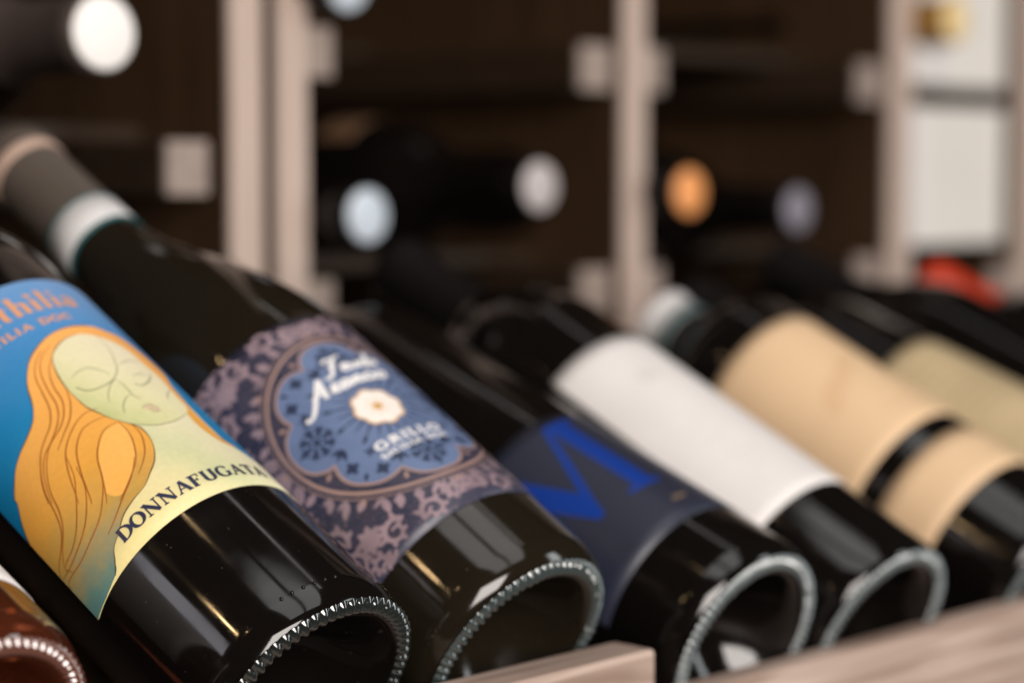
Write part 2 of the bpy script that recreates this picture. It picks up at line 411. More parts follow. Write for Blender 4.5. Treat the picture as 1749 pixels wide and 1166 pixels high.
# ------------------------------------------------------------------ display shelves with their front rails
def display(label, x0, x1, py, pz, tilt, rail, length=.20, sag=0):
    t = thing('display_shelf', label, 'display shelf', Matrix.Translation((x0, py, pz)))
    ct, st = math.cos(R(tilt)), math.sin(R(tilt))
    rot = Matrix(((1, 0, 0, 0), (0, ct, -st, 0), (0, st, ct, 0), (0, 0, 0, 1)))
    bm = box_bm(0, x1 - x0, -.004, length, -.018, -.0005, .001)
    bmesh.ops.transform(bm, matrix=rot, verts=bm.verts); obj('bed_board', bm, M['wood_shelf'], t, False)
    rx0, rx1, ry0, ry1, rz0, rz1, bv = rail
    bm = box_bm(rx0 - x0, rx1 - x0, ry0 - py, ry1 - py, rz0 - pz, rz1 - pz, bv, 3)
    for v in bm.verts: v.co.z += max(0, .775 - x0 - v.co.x) * sag
    obj('front_rail', bm, M['wood_rail'], t, False)
    for sx in (rx0 + .01, rx1 - .034):
        obj('leg', box_bm(sx - x0, sx + .024 - x0, .02, .05, -1.1 - pz, -.03, .001), M['wood_dark'], t, False)
    return t
display('tilted display shelf under the blue labelled bottles with its rail ending at a chamfered corner', .15, .535, .482, -.1815, 27, (.15, .5285, .4375, .4555, -.215, -.1480, .0022))
display('lower tilted display shelf under the white and tan labelled bottles', .541, 1.45, .457, -.1985, 20.8, (.541, 1.45, .4335, .4460, -.245, -.1672, .003), sag=.016)

# ------------------------------------------------------------------ bottles
def profile(kind, rr, r):
    k = r / .0375
    foot = [(0, .024), (.006 * k, .0235), (.013 * k, .020), (.020 * k, .013), (.0248 * k, .0055), (rr - .0042, .0014), (rr - .0025, .0002), (rr, -.0001), *[(rr + (r - rr) * math.sin(R(6 * q)), .0100 * (1 - math.cos(R(6 * q))) + .00005) for q in range(2, 16)]]
    if kind == 'bordeaux':
        up = [(r, .05), (r, .12), (r, .186), (r * .995, .192), (r * .97, .200), (r * .91, .209), (r * .80, .218), (r * .66, .2265), (r * .54, .234), (r * .455, .242), (.0157, .250), (.0147, .262), (.0142, .285), (.0140, .300), (.0118, .3005), (0, .3006)]
    else:
        up = [(r, .05), (r, .10), (r, .130), (r * .99, .1375), (r * .965, .149), (r * .90, .163), (r * .80, .1775), (r * .69, .191), (r * .57, .203), (r * .475, .214), (r * .41, .2255), (.0146, .236), (.0141, .26), (.0138, .300), (.0118, .3005), (0, .3006)]
    return foot + up
def knurl_bm(rr, n=68, w=.0032, h=.00125):
    """a moulded rope of rounded glass teeth round the foot of the bottle"""
    bm = bmesh.new(); m = n * 10; cs = 11
    ran = [random.uniform(.8, 1.12) for _ in range(n)]
    rows = []
    for i in range(m):
        ph = (i % 10) / 10.0; k = ran[i // 10]
        tooth = math.sin(math.pi * ph) ** 1.15 if ph else 0.0
        row = []
        for c in range(cs):
            t = -1 + 2 * c / (cs - 1)
            a = 2 * math.pi * (i / m) + .016 * t
            base = .00025 * (1 - t * t)
            z = -.0002 - base - h * k * tooth * (1 - t * t) ** .85 + .00075 * (t > 0) * t * t + .0012 * (t < 0) * t * t
            r_ = rr + .0006 + w * t * (.86 + .14 * tooth)
            row.append(bm.verts.new((r_ * math.sin(a), r_ * math.cos(a), z)))
        rows.append(row)
    for i in range(m):
        A_, B_ = rows[i], rows[(i + 1) % m]
        for c in range(cs - 1): bm.faces.new((A_[c], A_[c + 1], B_[c + 1], B_[c]))
    bmesh.ops.recalc_face_normals(bm, faces=bm.faces)
    if sum(f.normal.z for f in bm.faces) > 0: bmesh.ops.reverse_faces(bm, faces=bm.faces)
    return bm
def bottle(name, label, mtx, r=.0375, ratio=.845, kind='bordeaux', gl='glass', bead='bead_pale', capsule='capsule_black', top=None, cap0=.238, length=1.0, n=96, group=None, knurls=68, capr=None):
    t = thing(name, label, 'wine bottle', mtx, group)
    rr = r * ratio
    pf = profile(kind, rr, r)
    Z = lambda z: z if z <= .166 else .166 + (z - .166) * (length * .3 - .166) / .134
    obj('glass_body', lathe([(a_, Z(z)) for a_, z in pf], n), M[gl], t)
    if knurls: obj('knurled_ring', knurl_bm(rr, knurls), M[bead], t)
    cr = capr or .0151
    cp = None
    if capsule:
        prof = [(cr + .0003 if kind == 'bordeaux' else cr - .0003, cap0), (cr, cap0 + .004), (cr, .262), (cr - .0002, .290), (cr + .0007, .2935), (cr + .0007, .3015), (cr - .0004, .3026), (cr - .001, .3030)]
        if cap0 < .250 and kind == 'bordeaux':
            prof = [(r * .50 + .0004, .2385), (r * .465 + .0004, .2425), (.0162, .2502)] + prof[2:]
        prof = [(a_, Z(z)) for a_, z in prof]
        cp = obj('capsule', lathe(prof, 48, cap_end=not top), M[capsule], t)
        if top: obj('capsule_top', lathe([(0, .3045), (cr - .0022, .3045), (cr - .0012, .3041), (cr - .0006, .3030), (cr - .001, .3026)], 48), M[top], cp)
    return t, cp
def band(name, r, s0, s1, m, parent, n=64):
    return obj(name, lathe([(r - .0004, s0), (r, s0 + .0002), (r, s1 - .0002), (r - .0004, s1)], n), M[m], parent)

ROW = 'wine bottles lying in the display row'
# --- first bottle, in focus -----------------------------------------------------------------
r1 = .037542
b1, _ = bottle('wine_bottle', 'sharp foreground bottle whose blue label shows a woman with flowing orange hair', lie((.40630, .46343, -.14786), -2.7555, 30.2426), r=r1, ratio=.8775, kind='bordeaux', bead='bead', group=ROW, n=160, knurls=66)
lab = obj('label', sheet(r1, .00020, -63.6, 52, 53.2, 166.2), M['art_cream'], b1)
CL = (-63.5, 51.9, 53.3, 166.1)
hair = [tuple(q) for q in [[-8.3,139.1],[-14.2,137.7],[-19.2,135.3],[-23.1,132.7],[-26.7,128.6],[-29.5,124.1],[-31.2,119.6],[-32.8,116.2],[-35.4,113.0],[-39.3,110.7],[-44.2,108.9],[-48.6,106.9],[-52.1,104.5],[-55.8,101.6],[-54.1,102.6],[-56.2,99.7],[-59.6,95.6],[-62.9,90.4],[-64.7,84.5],[-63.6,71.4],[-63.6,61.2],[-63.2,53.3],[-56.7,53.2],[-48.2,54.5],[-45.9,57.0],[-43.4,60.2],[-39.4,62.4],[-35.0,65.4],[-30.0,67.1],[-24.5,69.9],[-19.1,72.7],[-25.1,68.4],[-21.6,70.9],[-17.4,74.5],[-14.4,79.5],[-13.2,83.8],[-13.2,88.0],[-15.0,91.6],[-17.7,96.0],[-19.5,100.7],[-20.9,105.1],[-21.2,111.2],[-21.2,115.5],[-20.3,121.3],[-18.7,126.6],[-17.0,129.6],[-14.2,132.1],[-10.0,134.2],[-5.1,135.0],[-1.1,134.1],[1.1,132.8],[6.7,136.0],[2.1,138.7],[-3.0,139.3]]]
hairR = [tuple(q) for q in [[2.0,138.6],[6.9,136.3],[12.0,133.5],[16.0,126.6],[17.8,117.3],[13.1,107.2],[11.4,99.9],[9.9,91.8],[9.6,83.1],[10.6,76.9],[14.3,73.6],[8.5,75.6],[5.5,82.5],[5.9,90.3],[8.9,99.2],[9.6,103.2],[10.5,111.8],[9.5,117.2],[8.6,124.9],[5.6,130.1],[1.1,132.9]]]
face = [tuple(q) for q in [[-1.1,134.1],[-5.1,135.0],[-10.0,134.2],[-14.2,132.1],[-17.0,129.6],[-18.7,126.6],[-20.3,121.3],[-21.2,115.5],[-21.2,111.2],[-20.8,105.3],[-19.5,100.7],[-17.7,96.0],[-15.0,91.6],[-12.4,89.1],[-8.3,86.8],[-3.4,86.5],[1.5,87.9],[6.2,90.6],[8.8,94.8],[8.9,99.2],[9.6,103.2],[10.5,111.8],[9.5,117.2],[8.6,124.9],[5.4,129.8],[1.1,132.8]]]
blueR = [tuple(q) for q in [[11.4,99.9],[9.9,91.8],[9.6,83.1],[10.6,76.9],[14.3,73.6],[17.0,73.9],[17.9,85.1],[19.0,96.7],[16.5,100.9]]]
strands = [[tuple(q) for q in p] for p in [[[-17.6,134.0],[-22.2,130.7],[-25.7,125.4],[-27.5,118.6],[-29.3,112.1],[-32.6,107.4],[-36.5,105.0],[-40.2,102.5],[-43.5,98.7],[-46.4,94.5],[-48.7,89.0]],[[-15.2,133.9],[-20.6,130.4],[-23.7,125.5],[-25.6,118.7],[-27.0,111.7],[-30.1,106.6],[-35.0,103.1],[-39.7,100.9],[-43.2,97.3],[-46.1,92.1],[-47.8,87.8]],[[-17.0,129.6],[-21.0,125.2],[-23.6,118.9],[-24.7,112.4],[-27.2,107.6],[-30.9,104.4],[-36.7,102.0],[-40.5,98.8],[-43.6,94.8]],[[-21.6,114.9],[-23.3,110.0],[-26.7,105.0],[-31.3,101.7],[-35.8,98.8]],[[-18.4,102.4],[-22.9,103.2],[-27.5,101.6],[-32.7,98.1],[-35.7,94.6],[-38.5,89.0],[-40.8,82.9],[-42.0,80.0]],[[-19.1,98.2],[-22.8,98.9],[-26.7,98.6],[-30.6,95.6],[-33.0,92.3],[-35.6,86.3],[-38.3,78.6],[-39.3,76.3]],[[-16.4,93.7],[-21.9,93.9],[-26.6,90.2],[-29.5,86.2],[-31.8,80.7],[-34.6,75.0],[-36.2,72.4]],[[-17.0,93.9],[-17.0,88.6],[-18.8,82.8],[-22.0,77.5],[-27.6,73.0],[-32.9,70.0]],[[-14.5,91.2],[-14.6,85.8],[-16.9,80.3],[-19.9,76.5],[-23.9,73.2]],[[-40.6,101.7],[-43.8,98.1],[-47.2,91.9],[-49.1,84.9],[-51.5,79.7],[-55.6,76.6],[-61.0,74.5],[-63.1,72.6]],[[-39.4,100.1],[-42.5,96.4],[-45.7,90.9],[-47.8,84.1],[-50.7,79.4],[-55.6,75.8],[-59.1,72.9]],[[-35.3,94.8],[-37.5,87.8],[-41.0,82.6],[-44.7,78.0],[-49.0,74.3],[-53.3,72.6],[-59.3,72.3],[-58.1,68.9]],[[-35.2,89.8],[-37.2,82.6],[-41.1,76.9],[-45.4,73.2],[-50.8,71.1],[-57.2,70.4],[-63.0,71.6]],[[-29.1,87.4],[-32.5,79.6],[-36.3,74.6],[-40.7,70.8],[-46.9,68.6],[-53.8,67.7],[-61.8,69.0],[-63.1,67.0]],[[-21.1,79.3],[-25.7,74.1],[-31.2,70.4],[-38.1,66.4],[-42.0,64.9],[-48.5,64.2],[-52.2,59.9]]]]
edges = [[tuple(q) for q in p] for p in [[[2.0,138.6],[-3.0,139.3],[-8.3,139.1],[-14.2,137.7],[-19.2,135.3],[-23.1,132.7],[-26.7,128.6],[-29.5,124.1],[-31.2,119.6],[-32.8,116.2],[-35.4,113.0],[-39.3,110.7],[-44.2,108.9],[-48.6,106.9],[-52.1,104.5],[-55.8,101.6],[-56.2,99.7],[-59.6,95.6],[-62.9,90.4],[-64.7,84.5]],[[-48.6,54.2],[-45.9,57.0],[-43.4,60.2],[-39.4,62.4],[-35.0,65.4],[-30.0,67.1],[-24.5,69.9],[-19.1,72.7],[-25.1,68.4],[-21.6,70.9],[-17.4,74.5],[-14.4,79.5],[-13.2,83.8],[-13.2,88.0],[-15.0,91.6],[-17.7,96.0],[-19.5,100.7],[-20.9,105.1],[-21.2,111.2],[-21.2,115.5],[-20.3,121.3],[-18.7,126.6],[-17.0,129.6],[-14.2,132.1],[-10.0,134.2],[-5.1,135.0]]]]
lines = [[tuple(q) for q in p] for p in [[[1.1,132.8],[0.6,125.4],[-2.0,117.9],[-4.3,114.0],[-7.6,110.8],[-10.9,108.0],[-13.7,104.3],[-14.4,102.1]],[[-6.7,110.4],[-6.4,107.6],[-6.5,104.3],[-6.6,101.4],[-5.1,99.8]],[[-18.0,117.7],[-14.7,119.1],[-11.2,118.9],[-8.7,116.2],[-7.3,113.4]],[[-18.9,113.6],[-17.3,110.6],[-14.5,109.5],[-10.9,109.6],[-6.7,111.0]],[[-1.3,117.2],[4.1,119.1],[7.3,117.8]],[[-2.4,106.9],[-0.8,105.5],[3.0,107.4],[6.3,110.4],[7.2,112.7]],[[-0.7,111.0],[2.5,111.6],[4.8,110.8]],[[-7.7,95.6],[-4.7,96.2],[-3.2,94.1],[-2.6,93.4]],[[-5.6,94.8],[-4.9,92.7],[-3.3,92.4]],[[-13.7,95.7],[-12.0,98.9],[-9.5,101.4],[-7.3,102.5]],[[-15.0,91.6],[-12.4,89.1],[-8.3,86.8],[-3.4,86.5],[1.5,87.9],[6.2,90.6]],[[3.2,97.0],[5.6,100.4],[9.7,103.8]]]]
# blue sky of the print: everything above and left of the hair, and the strip at the right
a = Art(r1, .00024)
outer = [(2.0, 138.6), (-3.0, 139.3), (-8.3, 139.1), (-14.2, 137.7), (-19.2, 135.3), (-23.1, 132.7), (-26.7, 128.6), (-29.5, 124.1), (-31.2, 119.6), (-32.8, 116.2), (-35.4, 113.0), (-39.3, 110.7), (-44.2, 108.9), (-48.6, 106.9), (-52.1, 104.5), (-54.6, 102.0), (-56.2, 99.7), (-59.6, 95.6), (-62.9, 90.4), (-64.7, 84.5)]
outer = catmull(outer, sub=4)
inner_shift = [(p[0] + .6, p[1] - .6) for p in outer]
ring_pts = [(-63.5, 166.1)] + [(-63.5 + 115.4 * i / 40, 166.1) for i in range(1, 41)] + [(51.9, 60.0), (30, 66), (17.5, 70.6), (11.5, 74.6), (10.6, 77.5), (10.2, 86), (11.0, 96), (12.6, 105), (16.2, 116), (16.2, 126), (12.2, 133), (7.0, 135.6)] + inner_shift[:-1] + [(-63.5, 88)]
a.poly(ring_pts, CL); a.done('blue_print', M['art_blue'], lab)
a = Art(r1, .00028)
hp = [p for p in hair]
def dedupe(p, keep=.5):
    o = [p[0]]
    for q in p[1:]:
        if math.dist(q, o[-1]) > keep: o.append(q)
    return o
hp = [q for q in hp if q not in ((-19.1, 72.7), (-24.5, 69.9), (-54.1, 102.6))]
a.poly(catmull(dedupe(hp), closed=True, sub=4), CL)
a.poly(catmull(dedupe(hairR), closed=True, sub=4), CL)
a.done('hair_print', M['art_hair'], lab)
a = Art(r1, .00031)
a.poly(catmull([(-17, 93.2), (-21.9, 93.4), (-26.4, 89.8), (-29.2, 86.0), (-31.4, 80.9), (-34.2, 75.2), (-31.5, 71.2), (-27.0, 73.6), (-22.0, 77.5), (-18.8, 82.8), (-17.0, 88.6)], closed=True, sub=4), CL)
a.done('hair_light_print', M['art_hair_light'], lab)
a = Art(r1, .00033); a.poly(catmull(dedupe(face), closed=True, sub=4), CL); a.done('face_print', M['art_face'], lab)
a = Art(r1, .00036)
strands[-1] = strands[-1][:-2]
for s in strands:
    q = catmull(s, sub=5); n = len(q)
    a.stroke(q, [.18 + .30 * math.sin(math.pi * i / n) for i in range(n)], CL)
a.done('hair_strand_lines', M['strand_ink'], lab)
a = Art(r1, .00037)
for s in edges:
    s = [q for q in s if q not in ((-19.1, 72.7), (-24.5, 69.9))]
    q = catmull(s, sub=5); a.stroke(q, [.30 + .12 * math.sin(i * .37) for i in range(len(q))], CL)
a.done('hair_outline', M['edge_ink'], lab)
a = Art(r1, .00037)
for s in lines:
    q = catmull(s, sub=6); n = len(q); a.stroke(q, [.10 + .22 * math.sin(math.pi * i / n) for i in range(n)], CL)
a.stroke(catmull([(-18.9, 113.6), (-17.3, 110.6), (-14.5, 109.5), (-10.9, 109.6), (-7.4, 110.8)], sub=6), .42)
a.stroke(catmull([(-2.4, 106.9), (-.8, 105.5), (3.0, 107.2), (6.0, 110.0)], sub=6), .42)
a.done('face_lines', M['face_ink'], lab)
a = Art(r1, .00035)
a.poly(catmull([(-7.7, 95.6), (-6.2, 96.6), (-5.2, 96.3), (-4.3, 96.6), (-2.6, 93.4), (-3.2, 91.9), (-5.0, 92.6), (-6.8, 94.4)], closed=True, sub=5))
a.done('lips_print', M['lip_ink'], lab)

# stroke lettering: each letter is drawn with thick and thin pen strokes in a box one unit tall
TK, TN = .19, .065
def arc(cx, cy, rx, ry, a0, a1, n=14): return [(cx + rx * math.cos(R(a0 + (a1 - a0) * i / n)), cy + ry * math.sin(R(a0 + (a1 - a0) * i / n))) for i in range(n + 1)]
def contrast(p, th, tn):
    out = []
    for i in range(len(p)):
        a, c = p[max(i - 1, 0)], p[min(i + 1, len(p) - 1)]
        L = math.dist(a, c) or 1; v = abs(c[1] - a[1]) / L
        out.append(tn + (th - tn) * v ** 1.5)
    return out
def sf(x, y, w=.17): return ([(x - w, y), (x + w, y)], TN)
def letters(th, tn):
    def cv(p): return (p, contrast(p, th, tn))
    return {
     'D': (.86, [([(.16, 0), (.16, 1)], th), cv([(.1, .97)] + arc(.30, .5, .50, .47, 90, -90) + [(.1, .03)]), ([(.0, .97), (.2, .97)], tn), ([(.0, .03), (.2, .03)], tn)]),
     'O': (.92, [cv(arc(.46, .5, .38, .47, 90, 450, 28))]),
     'N': (.98, [([(.17, 0), (.17, 1)], tn), ([(.14, .99), (.80, .02)], th), ([(.82, 0), (.82, 1)], tn), ([(.0, .97), (.25, .97)], tn), ([(.03, .03), (.31, .03)], tn), ([(.68, .97), (.96, .97)], tn)]),
     'A': (.92, [([(.12, 0), (.45, 1)], tn), ([(.44, .99), (.78, 0)], th), ([(.22, .34), (.64, .34)], tn), ([(0, .03), (.24, .03)], tn), ([(.62, .03), (.92, .03)], tn)]),
     'F': (.70, [([(.18, 0), (.18, 1)], th), ([(.0, .965), (.62, .965)], tn), ([(.61, .99), (.61, .72)], tn), ([(.18, .52), (.46, .52)], tn), ([(.46, .64), (.46, .40)], tn), ([(.02, .03), (.36, .03)], tn)]),
     'U': (.92, [cv([(.20, 1), (.20, .6), (.20, .34)] + arc(.47, .32, .27, .29, 180, 270, 7)), cv([(.74, 1), (.74, .36)] + arc(.47, .32, .27, .29, 0, -90, 7)), ([(.03, .97), (.37, .97)], tn), ([(.62, .97), (.88, .97)], tn)]),
     'G': (.94, [cv(arc(.48, .5, .38, .47, 48, 325, 24)), ([(.78, .06), (.78, .44)], th * .9), ([(.62, .44), (.92, .44)], tn), ([(.76, .70), (.76, .93)], tn)]),
     'T': (.84, [([(.42, 0), (.42, 1)], th), ([(.04, .965), (.80, .965)], tn), ([(.05, .99), (.05, .74)], tn), ([(.79, .99), (.79, .74)], tn), ([(.26, .03), (.58, .03)], tn)]),
     'S': (.66, [cv(arc(.33, .74, .22, .22, 40, 250, 10) + arc(.33, .26, .24, .24, 80, -150, 12))]),
     'I': (.36, [([(.18, 0), (.18, 1)], th), ([(.04, .03), (.32, .03)], tn), ([(.04, .97), (.32, .97)], tn)]),
     'C': (.86, [cv(arc(.46, .5, .38, .47, 48, 312, 22)), ([(.73, .70), (.73, .93)], tn)]),
     'L': (.66, [([(.18, 0), (.18, 1)], th), ([(.02, .97), (.34, .97)], tn), ([(.04, .035), (.60, .035)], tn), ([(.59, .0), (.59, .26)], tn)]),
     'R': (.80, [([(.17, 0), (.17, 1)], th), cv([(.12, .97)] + arc(.30, .745, .28, .225, 90, -90, 10) + [(.17, .52)]), ([(.36, .52), (.74, .02)], th), ([(.02, .03), (.32, .03)], tn)]),
     'n': (.62, [([(.15, 0), (.15, .60)], th), cv([(.15, .46)] + arc(.32, .44, .16, .15, 150, 0, 8) + [(.48, .3), (.48, 0)]), ([(.04, .03), (.27, .03)], tn), ([(.38, .03), (.60, .03)], tn), ([(.03, .58), (.15, .58)], tn)]),
     't': (.42, [cv([(.19, .82), (.19, .3), (.19, .16)] + arc(.28, .13, .09, .10, 190, 300, 6)), ([(.04, .59), (.38, .59)], tn)]),
     'h': (.64, [([(.15, 0), (.15, 1.02)], th), cv([(.15, .46)] + arc(.33, .44, .17, .16, 150, 0, 8) + [(.50, .3), (.50, 0)]), ([(.04, .03), (.27, .03)], tn), ([(.40, .03), (.62, .03)], tn), ([(.03, 1.0), (.16, 1.0)], tn)]),
     'i': (.32, [([(.16, 0), (.16, .60)], th), ([(.05, .03), (.28, .03)], tn), ([(.04, .58), (.17, .58)], tn), ([(.15, .80), (.15, .92)], th * 1.15)]),
     'j': (.32, [([(.16, 0), (.16, .60)], th), ([(.05, .03), (.28, .03)], tn), ([(.04, .58), (.17, .58)], tn), ([(.04, .95), (.20, .76)], th * .8)]),
     'l': (.32, [([(.16, 0), (.16, 1.02)], th), ([(.05, .03), (.28, .03)], tn), ([(.04, 1.0), (.17, 1.0)], tn)]),
     'a': (.58, [cv(arc(.25, .44, .16, .16, 150, 0, 8) + [(.41, .3), (.41, .10), (.50, .03)]), cv(arc(.24, .17, .16, .16, 70, 340, 12))]),
     ' ': (.40, [])}
def write(art, text, u0, u1, s, h, th=.19, tn=.065, gap=.10, slope=0, clip=None):
    LT = letters(th, tn)
    tot = sum(LT[c][0] for c in text) + gap * (len(text) - 1)
    k = (u1 - u0) / tot; x = 0
    for c in text:
        wd, st = LT[c]
        for p, w_ in st:
            q = [(u0 + (x + a_) * k, s + b_ * h + slope * (x + a_) * k) for a_, b_ in p]
            f = (h + k) / 2
            art.stroke(q, [v * f for v in w_] if isinstance(w_, list) else w_ * f, clip)
        x += wd + gap
a = Art(r1, .00037); write(a, 'DONNAFUGATA', -40.2, 14.6, 58.5, 4.8, .25, .09, .07); a.done('lettering', M['ink_navy'], lab)
a = Art(r1, .00037); write(a, 'Anthjlia', -37.5, 7.0, 150.4, 9.2, .19, .075, .07); write(a, 'SICILIA DOC', -34.5, -.6, 143.5, 2.8, .26, .15, .16); a.done('lettering', M['ink_tan'], lab)
# moulded dots above the heel
bm = bmesh.new()
for ang in (-30, -24.5, -18.8, -13.0, -7.4, -1.6):
    q = R(ang); bmesh.ops.create_uvsphere(bm, u_segments=12, v_segments=8, radius=1, matrix=Matrix.Translation((r1 * math.sin(q), r1 * math.cos(q), .0098 + .0003 * math.sin(ang))) @ Matrix.Diagonal((.00062, .00055, .00062, 1)))
obj('moulded_dots', bm, M['glass'], b1)

# --- second bottle: indigo damask label --------------------------------------------------------
r2 = .038887
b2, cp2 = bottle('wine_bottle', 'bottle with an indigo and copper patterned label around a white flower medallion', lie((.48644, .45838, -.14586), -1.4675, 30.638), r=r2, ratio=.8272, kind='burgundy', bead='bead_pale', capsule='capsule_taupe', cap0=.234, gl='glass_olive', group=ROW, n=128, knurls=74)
wb_ = band('paper_band', .01565, .2350, .2500, 'band_white', cp2)
band('trim_stripe', .01580, .2335, .2352, 'band_teal', wb_); band('trim_stripe', .01580, .2494, .2505, 'band_teal', wb_)
band('foil_stripe', .01540, .2868, .2950, 'capsule_tan', cp2)
L2 = (-68, 48, 31, 131)
lab2 = obj('label', sheet(r2, .00020, *L2), M['b2_ground'], b2)
CU, CS = -9.1, 82.1
def pol(rad, deg, c=(CU, CS)): return (c[0] + rad * math.cos(R(deg)), c[1] + rad * math.sin(R(deg)))
CL2 = (-67.6, 47.6, 31.4, 130.6)
# damask field: scrolls, leaves and rosettes, mirrored about the medallion
a = Art(r2, .00023)
def leaf(cu, cs, ln, wd, deg, n=10):
    p = []
    for i in range(n + 1):
        t = i / n; p.append((t * ln, wd * math.sin(math.pi * t) ** .8 * (1 - .25 * t)))
    for i in range(n, -1, -1):
        t = i / n; p.append((t * ln, -wd * math.sin(math.pi * t) ** .8 * (1 - .25 * t)))
    c_, s_ = math.cos(R(deg)), math.sin(R(deg))
    p = dedupe([(cu + x * c_ - y * s_, cs + x * s_ + y * c_) for x, y in p], .02)
    return p
def mirror4(fn):
    for mu in (1, -1):
        for ms in (1, -1):
            fn(lambda p: (CU + mu * p[0], CS + ms * p[1]), mu, ms)
def spiral(c, r0, turns, start, dirn, n=26): 
    return [(c[0] + r0 * (1 - .78 * i / n) * math.cos(R(start) + dirn * 2 * math.pi * turns * i / n), c[1] + r0 * (1 - .78 * i / n) * math.sin(R(start) + dirn * 2 * math.pi * turns * i / n)) for i in range(n + 1)]
def motif(T, mu, ms):
    def st(p, w_): a.stroke([T(q) for q in p], w_, CL2)
    def lf(*k): 
        pts = [T(q) for q in leaf(*k)]
        a.poly(pts, CL2)
    # corner rosette with petals
    for cx, cy, R0 in ((35, 39, 5.2), (52, 20, 4.4), (52, 46, 4.0)):
        for q in range(8): lf(cx, cy, R0, R0 * .30, q * 45 + 20)
        for q in range(16):
            pass
    # scrolls
    for c, r0, tn, s0, dr in (((27.5, 43.5), 4.6, 1.3, 200, 1), ((43.5, 41), 4.6, 1.4, 330, -1), ((44, 30), 5.0, 1.3, 120, 1), ((50, 9), 4.6, 1.4, 250, -1), ((14, 46), 4.4, 1.3, 20, -1), ((38, 47.5), 3.4, 1.2, 90, 1), ((55, 32), 4.0, 1.3, 200, -1), ((5, 44), 3.2, 1.2, 140, 1), ((46.5, 16.5), 3.2, 1.1, 60, 1)):
        p = spiral(c, r0, tn, s0, dr); n = len(p)
        st(p, [2.0 - 1.1 * i / n for i in range(n)])
        for q in range(7):
            e = p[2 + q * 3]; d_ = math.degrees(math.atan2(e[1] - c[1], e[0] - c[0]))
            lf(e[0], e[1], 3.0 - q * .2, 1.05, d_ + dr * 35)
    # acanthus leaves fanned along the medallion rim
    for q in range(11):
        dg = 2 + q * 8.6; x, y = 39.0 * math.cos(R(dg)), 39.0 * math.sin(R(dg))
        ln = 4.2 + 2.6 * math.sin(q * 1.9) ** 2
        lf(x, y, ln, 1.6, dg + 24 * math.sin(q * 2.3)); lf(x, y, ln * .7, .8, dg - 42)
    for q in range(6):
        lf(31 + 3.5 * q, 47.8 - 1.5 * (q % 2), 4.2, 1.0, 40 + 60 * (q % 3)); lf(57 - .6 * q, 40 - 6.5 * q, 4.4, 1.1, 130 + 55 * (q % 3))
mirror4(motif)
for deg in (90, 270):
    for q in range(7): a.poly(leaf(*pol(38.6, deg + (q - 3) * 3.2), 8.4 - abs(q - 3) * .8, .9, deg + (q - 3) * 17), CL2)
for deg in (0, 180):
    for q in range(7): a.poly(leaf(*pol(38.6, deg + (q - 3) * 3.2), 8.4 - abs(q - 3) * .8, .9, deg + (q - 3) * 17), CL2)
a.done('damask_print', M['b2_damask'], lab2)
# dark rim leaves, rim ring
a = Art(r2, .00026)
pr_ = [pol(36.6, q * 3) for q in range(121)]; a.stroke(pr_, 1.2)
pr_ = [pol(38.6, q * 3) for q in range(121)]; a.stroke(pr_, .35)
for q in range(40):
    if q % 5 == 0: a.disc(pol(39.9, q * 9), .95, 10)
def lobe_r(dg):
    ph = (dg % 45) / 45.0
    big = int(((dg + 22.5) % 360) // 45) % 2 == 0
    x = abs(((dg + 22.5) % 45) - 22.5) / 22.5
    return (34.6 if big else 33.6) - 5.2 * (x ** 2.6)
lob = [pol(lobe_r(q * 1.5), q * 1.5) for q in range(240)]
a.stroke(lob + [lob[0]], .9)
for q in range(8): a.disc(pol(32.9, 22.5 + 45 * q), .8, 10); a.poly(leaf(*pol(30.9, 22.5 + 45 * q), 3.4, .55, 22.5 + 45 * q))
a.done('copper_outline', M['b2_copper'], lab2)
a = Art(r2, .00025); a.poly(lob); a.done('medallion_print', M['b2_medal'], lab2)
a = Art(r2, .00028)
def flake(c, rad, n, rot):
    for q in range(n):
        dg = rot + 360 / n * q
        a.poly(leaf(*pol(rad * .22, dg, c), rad * .78, rad * .15, dg))
        e = pol(rad * .62, dg, c)
        for s_ in (-1, 1): a.poly(leaf(e[0], e[1], rad * .36, rad * .10, dg + 48 * s_))
    a.disc(c, rad * .2, 10)
for q in range(4): flake(pol(25.0, q * 90), 6.6, 8, q * 90)
for q in range(4):
    for dd in (-10, 10):
        c = pol(28.2, 45 + 90 * q + dd)
        for k in range(4): a.poly(leaf(c[0], c[1], 2.7, 1.1, 90 * k + 45 + q * 90 - 45))
    c = pol(21.5, 45 + 90 * q)
    for k in range(4): a.poly(leaf(c[0], c[1], 2.2, .6, 90 * k + 45))
for q in range(24):
    dg = q * 15 + 7.5; e = pol(9.8, dg); a.stroke([e, pol(15.5 if q % 2 else 18.5, dg)], [.9, .25])
    if q % 2 == 0: a.poly(leaf(*pol(15.2, dg), 4.0, .8, dg))
for q in range(8):
    for k in (-1, 0, 1): a.poly(leaf(*pol(22.5, 22.5 + 45 * q), 4.6, .9, 22.5 + 45 * q + 40 * k))
    a.poly(leaf(*pol(29.5, 45 * q), 3.2, .8, 45 * q))
a.done('snowflake_print', M['b2_dark'], lab2)
FU, FS = -10.3, 81.5
fl = lambda rad, amp: [(FU + (rad + amp * abs(math.cos(R(q * 4 * 4)))) * math.cos(R(q * 4)), FS + (rad + amp * abs(math.cos(R(q * 4 * 4)))) * math.sin(R(q * 4))) for q in range(90)]
a = Art(r2, .00031); a.poly(fl(7.9, 1.0)); a.done('flower_rim', M['b2_gold'], lab2)
a = Art(r2, .00033); a.poly(fl(7.2, 1.0)); a.done('flower_print', M['b2_flower'], lab2)
a = Art(r2, .00036); a.disc((FU, FS), 1.7, 14)
